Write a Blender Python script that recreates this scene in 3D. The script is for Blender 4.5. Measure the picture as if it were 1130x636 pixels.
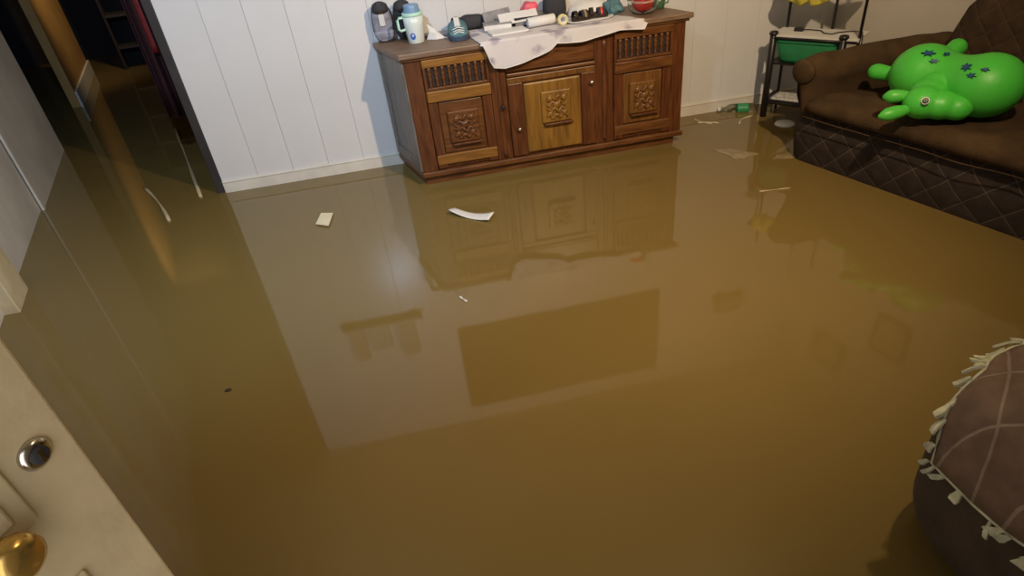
import bpy, bmesh, math, random
from mathutils import Vector, Matrix, noise
random.seed(7)
PI = math.pi
scene = bpy.context.scene
COL = scene.collection
for o in list(bpy.data.objects):
    bpy.data.objects.remove(o)

# ---------------------------------------------------------------- camera, world, lights, exposure
CAM = dict(f=666.321, yaw=.1313, pitch=.5903, roll=-.11766, loc=(.130, -4.054, 1.538))
def make_camera():
    y, p, r = CAM['yaw'], CAM['pitch'], CAM['roll']
    F = Vector((math.sin(y)*math.cos(p), math.cos(y)*math.cos(p), -math.sin(p)))
    R0 = Vector((math.cos(y), -math.sin(y), 0)); U0 = R0.cross(F)
    R = R0*math.cos(r) + U0*math.sin(r); U = U0*math.cos(r) - R0*math.sin(r)
    cd = bpy.data.cameras.new('camera'); co = bpy.data.objects.new('camera', cd); COL.objects.link(co)
    cd.sensor_fit = 'HORIZONTAL'; cd.sensor_width = 36.0; cd.lens = CAM['f']/1130*36.0
    cd.clip_start = .02
    M = Matrix((R, U, -F)).transposed().to_4x4(); M.translation = Vector(CAM['loc'])
    co.matrix_world = M
    scene.camera = co
make_camera()
w = bpy.data.worlds.new('world'); scene.world = w; w.use_nodes = True
w.node_tree.nodes['Background'].inputs[0].default_value = (.55, .68, 1, 1)
w.node_tree.nodes['Background'].inputs[1].default_value = .6
# daylight falling in through the open entrance behind the camera
ad = bpy.data.lights.new('doorway_daylight', 'AREA'); ad.shape = 'RECTANGLE'; ad.size = .85; ad.size_y = 1.9
ad.energy = 9; ad.color = (1, .88, .70)
ao = bpy.data.objects.new('doorway_daylight', ad); COL.objects.link(ao)
ao.location = (-.36, -4.42, 1.0); ao.rotation_euler = (PI/2, 0, 0)
vs = scene.view_settings
vs.view_transform = 'Standard'; vs.look = 'None'; vs.gamma = 1; vs.use_curve_mapping = False
vs.exposure = 0.0
LAMP_W, LAMP_C, LAMP_H = 325, 230, 95    # watts of the warm spot, the cool spot, the hall bulb

# ---------------------------------------------------------------- helpers
SK = .30                                   # the side walls are not square to the back wall
def S(x, y, z=0): return Vector((x - SK*y, y, z))

def newmat(name):
    m = bpy.data.materials.new(name); m.use_nodes = True
    nt = m.node_tree; return m, nt, nt.nodes, nt.links, nt.nodes['Principled BSDF']
def mat(name, col, rough=.6, var=.15, scale=8, bump=0, bscale=60, metal=0, stretch=(1,1,1), col2=None, spec=.5, coat=0, trans=0):
    m, nt, N, L, B = newmat(name)
    tc = N.new('ShaderNodeTexCoord'); mp = N.new('ShaderNodeMapping'); mp.inputs['Scale'].default_value = stretch
    L.new(tc.outputs['Object'], mp.inputs[0])
    n = N.new('ShaderNodeTexNoise'); n.inputs['Scale'].default_value = scale; n.inputs['Detail'].default_value = 6
    L.new(mp.outputs[0], n.inputs['Vector'])
    cr = N.new('ShaderNodeValToRGB')
    a = [max(0, c*(1-var)) for c in col]; b = list(col2) if col2 else [min(1, c*(1+var)) for c in col]
    cr.color_ramp.elements[0].position = .3; cr.color_ramp.elements[1].position = .7
    cr.color_ramp.elements[0].color = (*a, 1); cr.color_ramp.elements[1].color = (*b, 1)
    L.new(n.outputs['Fac'], cr.inputs[0]); L.new(cr.outputs[0], B.inputs['Base Color'])
    B.inputs['Roughness'].default_value = rough; B.inputs['Metallic'].default_value = metal
    B.inputs['Specular IOR Level'].default_value = spec
    B.inputs['Coat Weight'].default_value = coat
    B.inputs['Transmission Weight'].default_value = trans
    if bump:
        n2 = N.new('ShaderNodeTexNoise'); n2.inputs['Scale'].default_value = bscale; n2.inputs['Detail'].default_value = 4
        L.new(mp.outputs[0], n2.inputs['Vector'])
        bp = N.new('ShaderNodeBump'); bp.inputs['Strength'].default_value = bump; bp.inputs['Distance'].default_value = .01
        L.new(n2.outputs['Fac'], bp.inputs['Height']); L.new(bp.outputs[0], B.inputs['Normal'])
    return m
def wood(name, c1, c2, rough=.45, axis='X', scale=6):
    m, nt, N, L, B = newmat(name)
    tc = N.new('ShaderNodeTexCoord'); mp = N.new('ShaderNodeMapping')
    mp.inputs['Scale'].default_value = {'X': (1, 9, 9), 'Z': (9, 9, 1), 'Y': (9, 1, 9)}[axis]
    L.new(tc.outputs['Object'], mp.inputs[0])
    n = N.new('ShaderNodeTexNoise'); n.inputs['Scale'].default_value = scale; n.inputs['Detail'].default_value = 8; n.inputs['Distortion'].default_value = .6
    L.new(mp.outputs[0], n.inputs['Vector'])
    cr = N.new('ShaderNodeValToRGB'); cr.color_ramp.elements[0].position = .32; cr.color_ramp.elements[1].position = .68
    cr.color_ramp.elements[0].color = (*c1, 1); cr.color_ramp.elements[1].color = (*c2, 1)
    L.new(n.outputs['Fac'], cr.inputs[0]); L.new(cr.outputs[0], B.inputs['Base Color'])
    B.inputs['Roughness'].default_value = rough
    bp = N.new('ShaderNodeBump'); bp.inputs['Strength'].default_value = .15; bp.inputs['Distance'].default_value = .004
    L.new(n.outputs['Fac'], bp.inputs['Height']); L.new(bp.outputs[0], B.inputs['Normal'])
    return m
def quilt(name, col, line, cell=.13, ratio=1.0, axes=('Y', 'Z'), width=.035, rough=.85, bump=.35):
    """cloth with pale stitched diamond lines"""
    m, nt, N, L, B = newmat(name)
    tc = N.new('ShaderNodeTexCoord'); sp = N.new('ShaderNodeSeparateXYZ'); L.new(tc.outputs['Object'], sp.inputs[0])
    nz = N.new('ShaderNodeTexNoise'); nz.inputs['Scale'].default_value = 5; L.new(tc.outputs['Object'], nz.inputs['Vector'])
    def math_(op, a, b=None):
        k = N.new('ShaderNodeMath'); k.operation = op
        for i, v in enumerate((a, b)):
            if v is None: continue
            if isinstance(v, (int, float)): k.inputs[i].default_value = v
            else: L.new(v, k.inputs[i])
        return k.outputs[0]
    wob = math_('MULTIPLY', nz.outputs['Fac'], .03)
    u = math_('DIVIDE', math_('ADD', sp.outputs[axes[0]], wob), cell); v = math_('DIVIDE', sp.outputs[axes[1]], cell*ratio)
    ds = []
    for op in ('ADD', 'SUBTRACT'):
        t = math_('FRACT', math_(op, u, v)); d = math_('ABSOLUTE', math_('SUBTRACT', t, .5)); ds.append(d)
    dist = math_('MAXIMUM', ds[0], ds[1])                 # .5 on the stitch lines
    ln = math_('GREATER_THAN', dist, .5 - width)
    cr = N.new('ShaderNodeMix'); cr.data_type = 'RGBA'
    n2 = N.new('ShaderNodeTexNoise'); n2.inputs['Scale'].default_value = 14; n2.inputs['Detail'].default_value = 6
    L.new(tc.outputs['Object'], n2.inputs['Vector'])
    c0 = N.new('ShaderNodeValToRGB'); c0.color_ramp.elements[0].position = .3; c0.color_ramp.elements[1].position = .7
    c0.color_ramp.elements[0].color = (*[c*.7 for c in col], 1); c0.color_ramp.elements[1].color = (*[c*1.3 for c in col], 1)
    L.new(n2.outputs['Fac'], c0.inputs[0])
    L.new(math_('MULTIPLY', ln, math_('ADD', math_('MULTIPLY', n2.outputs['Fac'], 1.2), -.1)), cr.inputs['Factor'])
    L.new(c0.outputs[0], cr.inputs['A']); cr.inputs['B'].default_value = (*line, 1)
    L.new(cr.outputs['Result'], B.inputs['Base Color']); B.inputs['Roughness'].default_value = rough
    B.inputs['Specular IOR Level'].default_value = .25
    bp = N.new('ShaderNodeBump'); bp.invert = True; bp.inputs['Strength'].default_value = bump; bp.inputs['Distance'].default_value = .02
    L.new(math_('POWER', math_('MULTIPLY', dist, 2.0), 4.0), bp.inputs['Height']); L.new(bp.outputs[0], B.inputs['Normal'])
    return m
def emit(name, col, s):
    m, nt, N, L, B = newmat(name)
    B.inputs['Emission Color'].default_value = (*col, 1); B.inputs['Emission Strength'].default_value = s
    B.inputs['Base Color'].default_value = (*col, 1); return m

class MB:
    def __init__(s): s.v = []; s.f = []
    def box(s, x0, x1, y0, y1, z0, z1):
        i = len(s.v)
        s.v += [(x, y, z) for z in (z0, z1) for y in (y0, y1) for x in (x0, x1)]
        s.f += [[i+k for k in q] for q in ((0,2,3,1), (4,5,7,6), (0,1,5,4), (2,6,7,3), (0,4,6,2), (1,3,7,5))]
        return s
    def loft(s, rings, cap=True, closed=True):
        i = len(s.v); n = len(rings[0])
        for r in rings: s.v += [tuple(p) for p in r]
        m = n if closed else n-1
        for a in range(len(rings)-1):
            for k in range(m):
                s.f.append([i+a*n+k, i+a*n+(k+1) % n, i+(a+1)*n+(k+1) % n, i+(a+1)*n+k])
        if cap:
            s.f.append([i+k for k in range(n)][::-1]); s.f.append([i+(len(rings)-1)*n+k for k in range(n)])
        return s
    def lathe(s, prof, c=(0,0,0), seg=20, cap=True, axis='z'):
        rings = []
        for r, z in prof:
            ring = []
            for k in range(seg):
                a = 2*PI*k/seg; p = (r*math.cos(a), r*math.sin(a), z)
                if axis == 'y': p = (p[0], -p[2], p[1])
                if axis == 'x': p = (p[2], p[0], p[1])
                ring.append((p[0]+c[0], p[1]+c[1], p[2]+c[2]))
            rings.append(ring)
        return s.loft(rings, cap)
    def tube(s, path, r, seg=6):
        path = [Vector(p) for p in path]; rings = []
        for i, p in enumerate(path):
            t = (path[min(i+1, len(path)-1)] - path[max(i-1, 0)]).normalized()
            up = Vector((0,0,1)) if abs(t.z) < .9 else Vector((1,0,0))
            a = t.cross(up).normalized(); b = a.cross(t)
            rr = r[i] if isinstance(r, (list, tuple)) else r
            rings.append([p + a*rr*math.cos(2*PI*k/seg) + b*rr*math.sin(2*PI*k/seg) for k in range(seg)])
        return s.loft(rings)
    def ell(s, c, rad, seg=20, rows=12, n=1.0, M=None):
        """(super)ellipsoid; n < 1 makes it boxier"""
        def sg(v): return math.copysign(abs(v)**n, v)
        rings = []
        for j in range(rows+1):
            ph = -PI/2 + PI*(.02 + .96*j/rows)
            ring = []
            for k in range(seg):
                a = 2*PI*k/seg
                p = Vector((rad[0]*sg(math.cos(ph))*sg(math.cos(a)), rad[1]*sg(math.cos(ph))*sg(math.sin(a)), rad[2]*sg(math.sin(ph))))
                if M: p = M @ p
                ring.append((p[0]+c[0], p[1]+c[1], p[2]+c[2]))
            rings.append(ring)
        return s.loft(rings)
    def grid(s, fn, nu, nv):
        i = len(s.v)
        for a in range(nu+1):
            for b in range(nv+1): s.v.append(tuple(fn(a/nu, b/nv)))
        for a in range(nu):
            for b in range(nv):
                q = i+a*(nv+1)+b; s.f.append([q, q+nv+1, q+nv+2, q+1])
        return s
    def build(s, name, m, parent=None, smooth=False, skew=False, bevel=0, seg=2, solid=0, remesh=0, loc=None, fn=None):
        me = bpy.data.meshes.new(name)
        vv = [fn(Vector(p)) for p in s.v] if fn else s.v
        if not bevel and skew: vv = [(p[0]-SK*p[1], p[1], p[2]) for p in vv]
        me.from_pydata([tuple(p) for p in vv], [], s.f)
        bm = bmesh.new(); bm.from_mesh(me)
        bmesh.ops.recalc_face_normals(bm, faces=bm.faces)
        if bevel:
            bmesh.ops.bevel(bm, geom=list(bm.edges), offset=bevel, segments=seg, profile=.5, affect='EDGES', clamp_overlap=True)
            if skew:
                for q in bm.verts: q.co.x -= SK*q.co.y
        bm.to_mesh(me); bm.free()
        for p in me.polygons: p.use_smooth = smooth
        me.materials.append(m)
        o = bpy.data.objects.new(name, me); COL.objects.link(o)
        if parent: o.parent = parent
        if loc is not None: o.location = loc
        if solid:
            md = o.modifiers.new('solid', 'SOLIDIFY'); md.thickness = solid; md.offset = 0
        if remesh:
            md = o.modifiers.new('re', 'REMESH'); md.mode = 'VOXEL'; md.voxel_size = remesh; md.use_smooth_shade = True
            md = o.modifiers.new('sm', 'SMOOTH'); md.iterations = 8; md.factor = .5
        return o
def tag(o, label=None, cat=None, group=None, kind=None):
    if label: o['label'] = label
    if cat: o['category'] = cat
    if group: o['group'] = group
    if kind: o['kind'] = kind
    return o
def thing(name, loc, label, cat, group=None, rot=(0,0,0)):
    o = bpy.data.objects.new(name, None); COL.objects.link(o); o.location = loc; o.rotation_euler = rot
    o.empty_display_size = .05
    return tag(o, label, cat, group)
def share(o, name, parent, loc=(0,0,0), rot=(0,0,0)):
    c = bpy.data.objects.new(name, o.data); COL.objects.link(c); c.parent = parent; c.location = loc; c.rotation_euler = rot
    return c
def struct(o): o['kind'] = 'structure'; return o
def ring_rr(cx, cy, hx, hy, r, z, n=4):
    """rounded rectangle ring in xy"""
    out = []
    for qx, qy, a0 in ((1,1,0), (-1,1,PI/2), (-1,-1,PI), (1,-1,3*PI/2)):
        for k in range(n+1):
            a = a0 + PI/2*k/n
            out.append((cx+qx*(hx-r)+r*math.cos(a), cy+qy*(hy-r)+r*math.sin(a), z))
    return out

# ---------------------------------------------------------------- materials
M_wall = mat('white_painted_board', (.655, .645, .645), .26, .03, 3, .03, 40)
M_wall_r = mat('cream_plaster', (.62, .57, .50), .7, .05, 3, .1, 40)
M_base = mat('white_trim_paint', (.66, .62, .55), .5, .08, 9)
M_ceil = mat('ceiling_board', (.72, .68, .52), .8, .08, 2)
M_floor = mat('floor_tile', (.22, .15, .09), .6, .2, 3)
M_leftwall = mat('grubby_white_board', (.58, .55, .50), .7, .12, 2.5, .1, 30)
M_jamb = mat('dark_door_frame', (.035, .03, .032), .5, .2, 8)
M_dark = mat('dark_hall_shade', (.018, .013, .016), .8, .3, 4)  # near-black colour stands in for the darkness of the unlit hall
M_orange = mat('ochre_board', (.46, .26, .085), .6, .12, 5, .1, 25)
M_wood = wood('sideboard_walnut', (.070, .022, .006), (.165, .062, .016), .36, 'X')
M_woodz = wood('sideboard_walnut_upright', (.062, .017, .005), (.135, .044, .012), .36, 'Z')
M_honey = wood('sideboard_honey_panel', (.16, .066, .012), (.28, .125, .022), .4, 'X')
M_honeyz = wood('sideboard_golden_panel', (.135, .060, .009), (.28, .135, .020), .4, 'Z', 4)
M_top = wood('sideboard_pale_top', (.13, .075, .045), (.24, .155, .10), .5, 'X')  # paler, greyer wood tone than the body
M_end = wood('sideboard_cool_lit_end', (.10, .085, .075), (.20, .17, .15), .4, 'Z')  # greyed wood: the cool light on this end is put into the colour
M_mid = wood('sideboard_mid_panel', (.095, .036, .008), (.20, .085, .018), .38, 'Z', 4)
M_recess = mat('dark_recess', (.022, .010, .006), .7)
M_black = mat('black_metal', (.012, .011, .011), .4, .2)
M_white = mat('white_paper', (.68, .67, .66), .7, .05, 10)
M_cream = mat('cream_card', (.70, .62, .42), .7, .06, 10)
M_grey = mat('grey_printed_paper', (.22, .21, .22), .6, .3, 25)
M_chrome = mat('chrome', (.62, .60, .56), .18, .1, 20, metal=1)
M_brass = mat('polished_brass', (.66, .44, .13), .22, .08, 8, metal=.85)
M_doorpaint = mat('chipped_cream_paint', (.54, .45, .27), .55, .16, 5, .25, 18, col2=(.68, .58, .38))
M_sofa = mat('brown_plush', (.052, .030, .014), .92, .4, 6, .5, 160, col2=(.085, .050, .023), spec=.2)
M_sofafront = quilt('brown_quilted_cover', (.034, .024, .020), (.150, .125, .105), .165, 1.0, ('Y', 'Z'), .016, bump=.22)
M_sofaback = quilt('brown_quilted_back', (.046, .027, .015), (.095, .068, .045), .13, 1.0, ('Y', 'Z'), .018)
M_throw = quilt('dark_quilted_throw', (.175, .112, .080), (.42, .34, .27), .17, 1.0, ('X', 'Y'), .022, .7)
M_fringe = mat('pale_fringe', (.52, .52, .38), .9, .25, 40)
M_chair = mat('shaded_upholstery', (.012, .009, .008), .9, .3, 8, .3, 120)  # near-black copy of the upholstery, with the shadow below the throw painted in
M_chairb = mat('brown_upholstery', (.060, .040, .024), .9, .3, 8, .3, 120)
M_toy = mat('green_vinyl', (.060, .47, .045), .45, .04, 6)
M_toyd = mat('green_vinyl_ear', (.07, .46, .05), .45, .04, 6)
M_star = mat('blue_print', (.01, .06, .16), .5)
M_green = mat('green_plastic', (.030, .26, .105), .45, .12, 10)
M_yellow = mat('yellow_cloth', (.72, .64, .10), .8, .15, 10, .3, 30)
M_teal = mat('teal_cloth', (.075, .17, .20), .7, .25, 14)
M_navy = mat('navy_cloth', (.03, .05, .09), .7, .25, 14)
M_shoe = mat('dark_grey_suede', (.028, .028, .034), .75, .25, 16)
M_shoel = mat('lilac_grey_mesh', (.24, .24, .30), .7, .2, 30)
M_mug = mat('mint_white_enamel', (.66, .74, .72), .3, .04, 6)
M_blue = mat('blue_plastic', (.17, .30, .48), .4, .1, 8)
M_mint = mat('mint_plastic', (.45, .70, .58), .4, .05, 8)
M_logo = mat('blue_logo', (.03, .12, .50), .4)
M_red = mat('red_plastic', (.70, .05, .045), .35, .1, 8)
M_pink = mat('pink_plastic', (.65, .09, .14), .4, .3, 20)
M_clear = mat('clear_plastic', (.90, .95, .92), .03, .01, 5, trans=1.0)
M_clear.node_tree.nodes['Principled BSDF'].inputs['IOR'].default_value = 1.18
M_hanging = mat('dark_brown_weave', (.050, .034, .018), .9, .2, 20)
M_maroon = mat('maroon_curtain', (.030, .003, .006), .7, .3, 6)
M_shelf = wood('pale_shelf_wood', (.30, .26, .23), (.40, .35, .31), .5)
M_stick = wood('bleached_wood', (.42, .33, .18), (.56, .46, .28), .7)
M_leaf = mat('dead_leaf', (.03, .018, .008), .8)

def cloth_print():
    m, nt, N, L, B = newmat('printed_white_cloth')
    tc = N.new('ShaderNodeTexCoord'); v = N.new('ShaderNodeTexVoronoi'); v.inputs['Scale'].default_value = 9
    L.new(tc.outputs['Object'], v.inputs['Vector'])
    n = N.new('ShaderNodeTexNoise'); n.inputs['Scale'].default_value = 14; n.inputs['Detail'].default_value = 5
    L.new(tc.outputs['Object'], n.inputs['Vector'])
    ad_ = N.new('ShaderNodeMath'); ad_.operation = 'ADD'; L.new(v.outputs['Distance'], ad_.inputs[0]); L.new(n.outputs['Fac'], ad_.inputs[1])
    cr = N.new('ShaderNodeValToRGB'); e = cr.color_ramp.elements
    e[0].position = .70; e[0].color = (.30, .27, .32, 1); e[1].position = .95; e[1].color = (.60, .57, .58, 1)
    L.new(ad_.outputs[0], cr.inputs[0]); L.new(cr.outputs[0], B.inputs['Base Color']); B.inputs['Roughness'].default_value = .85
    return m
M_cloth = cloth_print()
def water_mat():
    m, nt, N, L, B = newmat('muddy_water')
    tc = N.new('ShaderNodeTexCoord'); n = N.new('ShaderNodeTexNoise'); n.inputs['Scale'].default_value = 1.1; n.inputs['Detail'].default_value = 4
    L.new(tc.outputs['Object'], n.inputs['Vector'])
    cr = N.new('ShaderNodeValToRGB'); e = cr.color_ramp.elements
    e[0].position = .3; e[0].color = (.170, .116, .035, 1); e[1].position = .75; e[1].color = (.184, .126, .039, 1)
    L.new(n.outputs['Fac'], cr.inputs[0]); L.new(cr.outputs[0], B.inputs['Base Color'])
    B.inputs['Roughness'].default_value = .045; B.inputs['IOR'].default_value = 1.5
    n2 = N.new('ShaderNodeTexNoise'); n2.inputs['Scale'].default_value = 2.2; n2.inputs['Detail'].default_value = 2
    L.new(tc.outputs['Object'], n2.inputs['Vector'])
    bp = N.new('ShaderNodeBump'); bp.inputs['Strength'].default_value = .035; bp.inputs['Distance'].default_value = .02
    L.new(n2.outputs['Fac'], bp.inputs['Height']); L.new(bp.outputs[0], B.inputs['Normal'])
    return m
M_water = water_mat()

# ---------------------------------------------------------------- the setting
XL, XR, HC, FL = -1.179, 3.155, 2.572, -.07     # left end of back wall, right wall, ceiling, floor
XW, YF, YE = -2.36, -4.17, 6.2                  # left wall, front wall, end of the hall
def quadbox(name, m, x0, x1, y0, y1, z0, z1, parent=None, bevel=0, loc=None):
    return MB().box(x0, x1, y0, y1, z0, z1).build(name, m, parent, skew=True, bevel=bevel, loc=loc)
struct(quadbox('floor', M_floor, -4.4, 3.4, -4.6, 6.4, FL-.1, FL))
struct(quadbox('ceiling', M_ceil, -4.4, 3.4, -4.4, 6.4, HC, HC+.1))
wb = struct(quadbox('wall_back', M_wall, XL, XR+.1, .014, .13, FL, HC))
pw = .2345; k = 0; x = XL; plank = None
while x < XR - .01:
    x1 = min(x + pw, XR)
    if plank and abs(x1-x-pw) < 1e-6:
        share(plank, 'plank', wb, (x - XL, 0, 0))
    else:
        o = MB().box(XL, XL+(x1-x)-.0014, 0, .014, FL, HC).build('plank', M_wall, wb, skew=True, bevel=.001, seg=1, loc=(x-XL, 0, 0))
        plank = plank or o
    x = x1
bb = struct(quadbox('baseboard_back', M_base, XL-.004, XR, -.014, 0, FL, .068, bevel=.004))
quadbox('top_bead', M_base, XL-.004, XR, -.018, -.0, .068, .080, parent=bb, bevel=.004)
wr = struct(quadbox('wall_right', M_wall_r, XR, XR+.12, YF, 0, FL, HC))
struct(quadbox('baseboard_right', M_base, XR-.014, XR, YF, -.02, FL, .075, bevel=.004))
# front wall (behind the camera) with the open entrance
wf = struct(MB().box(-2.0, -.86, YF-.12, YF, FL, HC).build('wall_front', M_wall_r))
MB().box(.12, 4.5, YF-.12, YF, FL, HC).build('wall_panel', M_wall_r, wf)
MB().box(-.86, .12, YF-.12, YF, 2.02, HC).build('lintel', M_wall_r, wf)
# left wall running on into the hall
wl = struct(quadbox('wall_left', M_leftwall, XW-.12, XW-.022, YF, .267, FL, HC))
quadbox('wall_panel', M_leftwall, XW-.10, XW, .267, 1.62, FL, HC, parent=wl, bevel=.004)
quadbox('corner_strip', M_leftwall, XW-.012, XW+.006, .225, .275, FL, HC, parent=wl, bevel=.004)
struct(quadbox('trim_1', M_doorpaint, XW-.03, XW+.055, -1.16, -.90, FL, HC, bevel=.008))
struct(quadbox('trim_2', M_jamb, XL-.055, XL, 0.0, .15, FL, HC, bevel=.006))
wh = struct(quadbox('wall_hall', M_orange, XW-.06, XW+.03, 3.16, 5.0, FL, HC))
struct(quadbox('baseboard_hall', M_base, XW+.03, XW+.055, 3.15, 5.02, FL, .16, bevel=.006))
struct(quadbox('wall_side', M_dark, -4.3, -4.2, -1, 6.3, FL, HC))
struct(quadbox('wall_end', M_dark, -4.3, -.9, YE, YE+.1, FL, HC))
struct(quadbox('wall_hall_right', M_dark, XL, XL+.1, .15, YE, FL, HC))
wt = MB().box(-4.2, 3.3, -4.55, 6.3, -.066, 0).build('flood_water', M_water, skew=True)
tag(wt, 'still muddy brown flood water covering the whole floor', 'water', kind='stuff')

# ---------------------------------------------------------------- lamps
def spot_lamp(loc, aim, label, col, power, angle, blend=.7):
    """ceiling spotlight: rose, stem and a can that is turned towards its aim"""
    t = thing('ceiling_spotlight', loc, label, 'lamp')
    MB().lathe([(.055, 0), (.055, -.012), (.03, -.026), (.010, -.03)], seg=20).build('ceiling_rose', M_base, t, True)
    MB().lathe([(.008, -.025), (.008, -.10)], seg=10).build('stem', M_base, t, True)
    d = (Vector(aim) - Vector(loc)).normalized(); q = d.to_track_quat('-Z', 'Y').to_matrix().to_4x4()
    c = MB().lathe([(.020, .07), (.036, .05), (.042, -.06), (.039, -.06), (.030, .045)], seg=22, cap=False).build('lamp_can', M_base, t, True)
    c.matrix_local = Matrix.Translation((0, 0, -.11)) @ q
    ld = bpy.data.lights.new('spot_beam', 'SPOT'); ld.energy = power; ld.color = col; ld.spot_size = math.radians(angle); ld.spot_blend = blend; ld.shadow_soft_size = .04
    lo = bpy.data.objects.new('spot_beam', ld); COL.objects.link(lo); lo.parent = t
    lo.matrix_local = Matrix.Translation(Vector((0, 0, -.11)) + d*.07) @ q
spot_lamp((1.60, -3.05, HC), (.60, -.50, .8), 'white ceiling spotlight with warm light aimed at the sideboard', (1.0, .75, .47), LAMP_W, 146, 1.0)
spot_lamp((-.36, -2.75, HC), (-.80, -.2, .95), 'white ceiling spotlight with cool light aimed at the boards left of the sideboard', (.52, .73, 1.0), LAMP_C, 112, 1.0)
spot_lamp(S(-1.27, 3.5, HC), S(-2.35, 4.15, 1.75), 'small ceiling spotlight deep in the dark hall', (1.0, .74, .40), LAMP_H, 95, .8)

# ---------------------------------------------------------------- sideboard
SW, SD, SH = 1.689, .457, .80
def build_sideboard():
    t = thing('sideboard', S(0, -SD, 0), 'carved brown wooden sideboard with spindle grilles standing in the flood water', 'sideboard')
    K = dict(parent=t, skew=True)
    D = SD - .022
    MB().box(0, SW, .02, D, .045, .76).build('body', M_wood, **K)
    MB().box(.012, SW-.03, .012, D, FL, .05).build('plinth', M_wood, **K, bevel=.004)
    MB().box(-.012, SW+.012, -.018, D, .05, .088).build('base_moulding', M_wood, **K, bevel=.010)
    tp = MB().box(-.03, SW+.03, -.03, D, .768, .80).build('top', M_top, **K, bevel=.008)
    MB().box(-.015, SW+.015, -.016, D, .752, .769).build('top_moulding', M_wood, tp, skew=True, bevel=.005)
    # end panel with a raised frame on the left
    e = MB().box(-.004, .004, .02, D, .09, .75).build('end_panel', M_end, **K)
    MB().box(-.012, .002, .0, .05, .09, .75).build('end_stile', M_end, e, skew=True, bevel=.003)
    MB().box(-.012, .002, D-.055, D, .09, .75).build('end_stile', M_end, e, skew=True, bevel=.003)
    MB().box(-.012, .002, .05, D-.055, .09, .16).build('end_rail', M_end, e, skew=True, bevel=.003)
    # stiles between the doors, with rounded half posts
    for a, b in ((.0, .095), (.482, .575), (1.12, 1.236), (1.612, 1.689)):
        MB().box(a, b, -.004, .03, .088, .752).build('stile', M_woodz, **K, bevel=.004)
    MB().lathe([(.012, .10), (.018, .13), (.012, .16), (.017, .30), (.020, .42), (.017, .54), (.012, .66), (.018, .69), (.012, .72)], (.528, .0, 0), 12).build('half_post', M_woodz, **K, smooth=True)
    MB().lathe([(.012, .10), (.018, .13), (.012, .16), (.017, .30), (.020, .42), (.017, .54), (.012, .66), (.018, .69), (.012, .72)], (1.178, .0, 0), 12).build('half_post', M_woodz, **K, smooth=True)
    spindle = None; scallop = None
    def carving(cx, cz, par, m, w=.16, h=.17):
        """square carved block: sunk frame, scrolled ribs and a small sill below"""
        MB().box(cx-w/2-.012, cx+w/2+.012, -.022, 0.0, cz-h/2-.01, cz+h/2+.012).build('carved_block', m, par, skew=True, bevel=.006)
        b = MB()
        for j in range(4):
            zz = cz - h*.34 + j*h*.225
            pts = [(cx-w*.40+w*.8*i/16, -.024-.004*math.cos(i*.8), zz+.014*math.sin(i*1.05+j*1.4)) for i in range(17)]
            b.tube(pts, [.004+.005*math.sin(PI*i/16) for i in range(17)], 6)
        for dx in (-.28, .28):
            b.ell((cx+dx*w, -.024, cz+h*.30), (.018, .010, .018), 12, 8); b.ell((cx+dx*w, -.024, cz-h*.24), (.016, .009, .016), 12, 8)
        b.ell((cx, -.024, cz+.01), (.026, .012, .022), 14, 8)
        b.build('carved_scrolls', m, par, True, True)
        MB().box(cx-w/2-.004, cx+w/2+.018, -.034, 0, cz-h/2-.026, cz-h/2-.012).build('carved_sill', M_woodz, par, skew=True, bevel=.004)
    def side_door(a, b, mp, mr, lab):
        d = MB().box(a+.002, b-.002, .006, .022, .095, .748).build('door', M_woodz, **K, bevel=.003)
        MB().box(a, b, -.016, .01, .706, .750).build('top_rail', mr, d, skew=True, bevel=.004)
        MB().box(a, b, -.020, .01, .508, .574).build('middle_rail', mr, d, skew=True, bevel=.006)
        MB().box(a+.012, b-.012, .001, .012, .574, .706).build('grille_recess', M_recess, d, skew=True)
        MB().box(a, a+.016, -.012, .01, .574, .706).build('grille_stile', M_woodz, d, skew=True, bevel=.003)
        MB().box(b-.016, b, -.012, .01, .574, .706).build('grille_stile', M_woodz, d, skew=True, bevel=.003)
        MB().box(a+.016, b-.016, -.013, .004, .576, .592).build('grille_sill', M_wood, d, skew=True, bevel=.003)
        n = 9; nonlocal spindle
        for i in range(n):
            cx = a + .036 + (b-a-.072)*i/(n-1)
            if spindle is None:
                spindle = MB().lathe([(.009, .590), (.013, .604), (.006, .612), (.0125, .632), (.0125, .644), (.006, .658), (.014, .672), (.008, .682), (.013, .694), (.009, .708)], (0,0,0), 10).build('spindle', M_wood, d, True, loc=(cx+.004, -.004, 0))
            else: share(spindle, 'spindle', d, (cx+.004, -.004, 0))
        # lower framed panel
        MB().box(a, a+.055, -.008, .01, .095, .508).build('door_stile', M_woodz, d, skew=True, bevel=.003)
        MB().box(b-.055, b, -.008, .01, .095, .508).build('door_stile', M_woodz, d, skew=True, bevel=.003)
        MB().box(a, b, -.012, .01, .118, .182).build('bottom_rail', mr, d, skew=True, bevel=.006)
        p = MB().box(a+.06, b-.06, -.004, .01, .188, .50).build('raised_panel', mp, d, skew=True, bevel=.006)
        carving((a+b)/2, .345, d, mp)
        return d
    d1 = side_door(.098, .478, M_wood, M_honey, '')
    d3 = side_door(1.240, 1.608, M_mid, M_wood, '')
    # middle door under the draped cloth
    a, b = .578, 1.118
    dr = MB().box(a, b, -.006, .012, .612, .748).build('drawer', M_wood, **K, bevel=.006)
    MB().box(a, b, -.016, .01, .586, .606).build('drawer_rail', M_wood, **K, bevel=.005)
    d2 = MB().box(a+.002, b-.002, .004, .022, .095, .582).build('door', M_woodz, **K, bevel=.003)
    MB().box(a, b, -.010, .01, .545, .580).build('top_rail', M_mid, d2, skew=True, bevel=.004)
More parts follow.
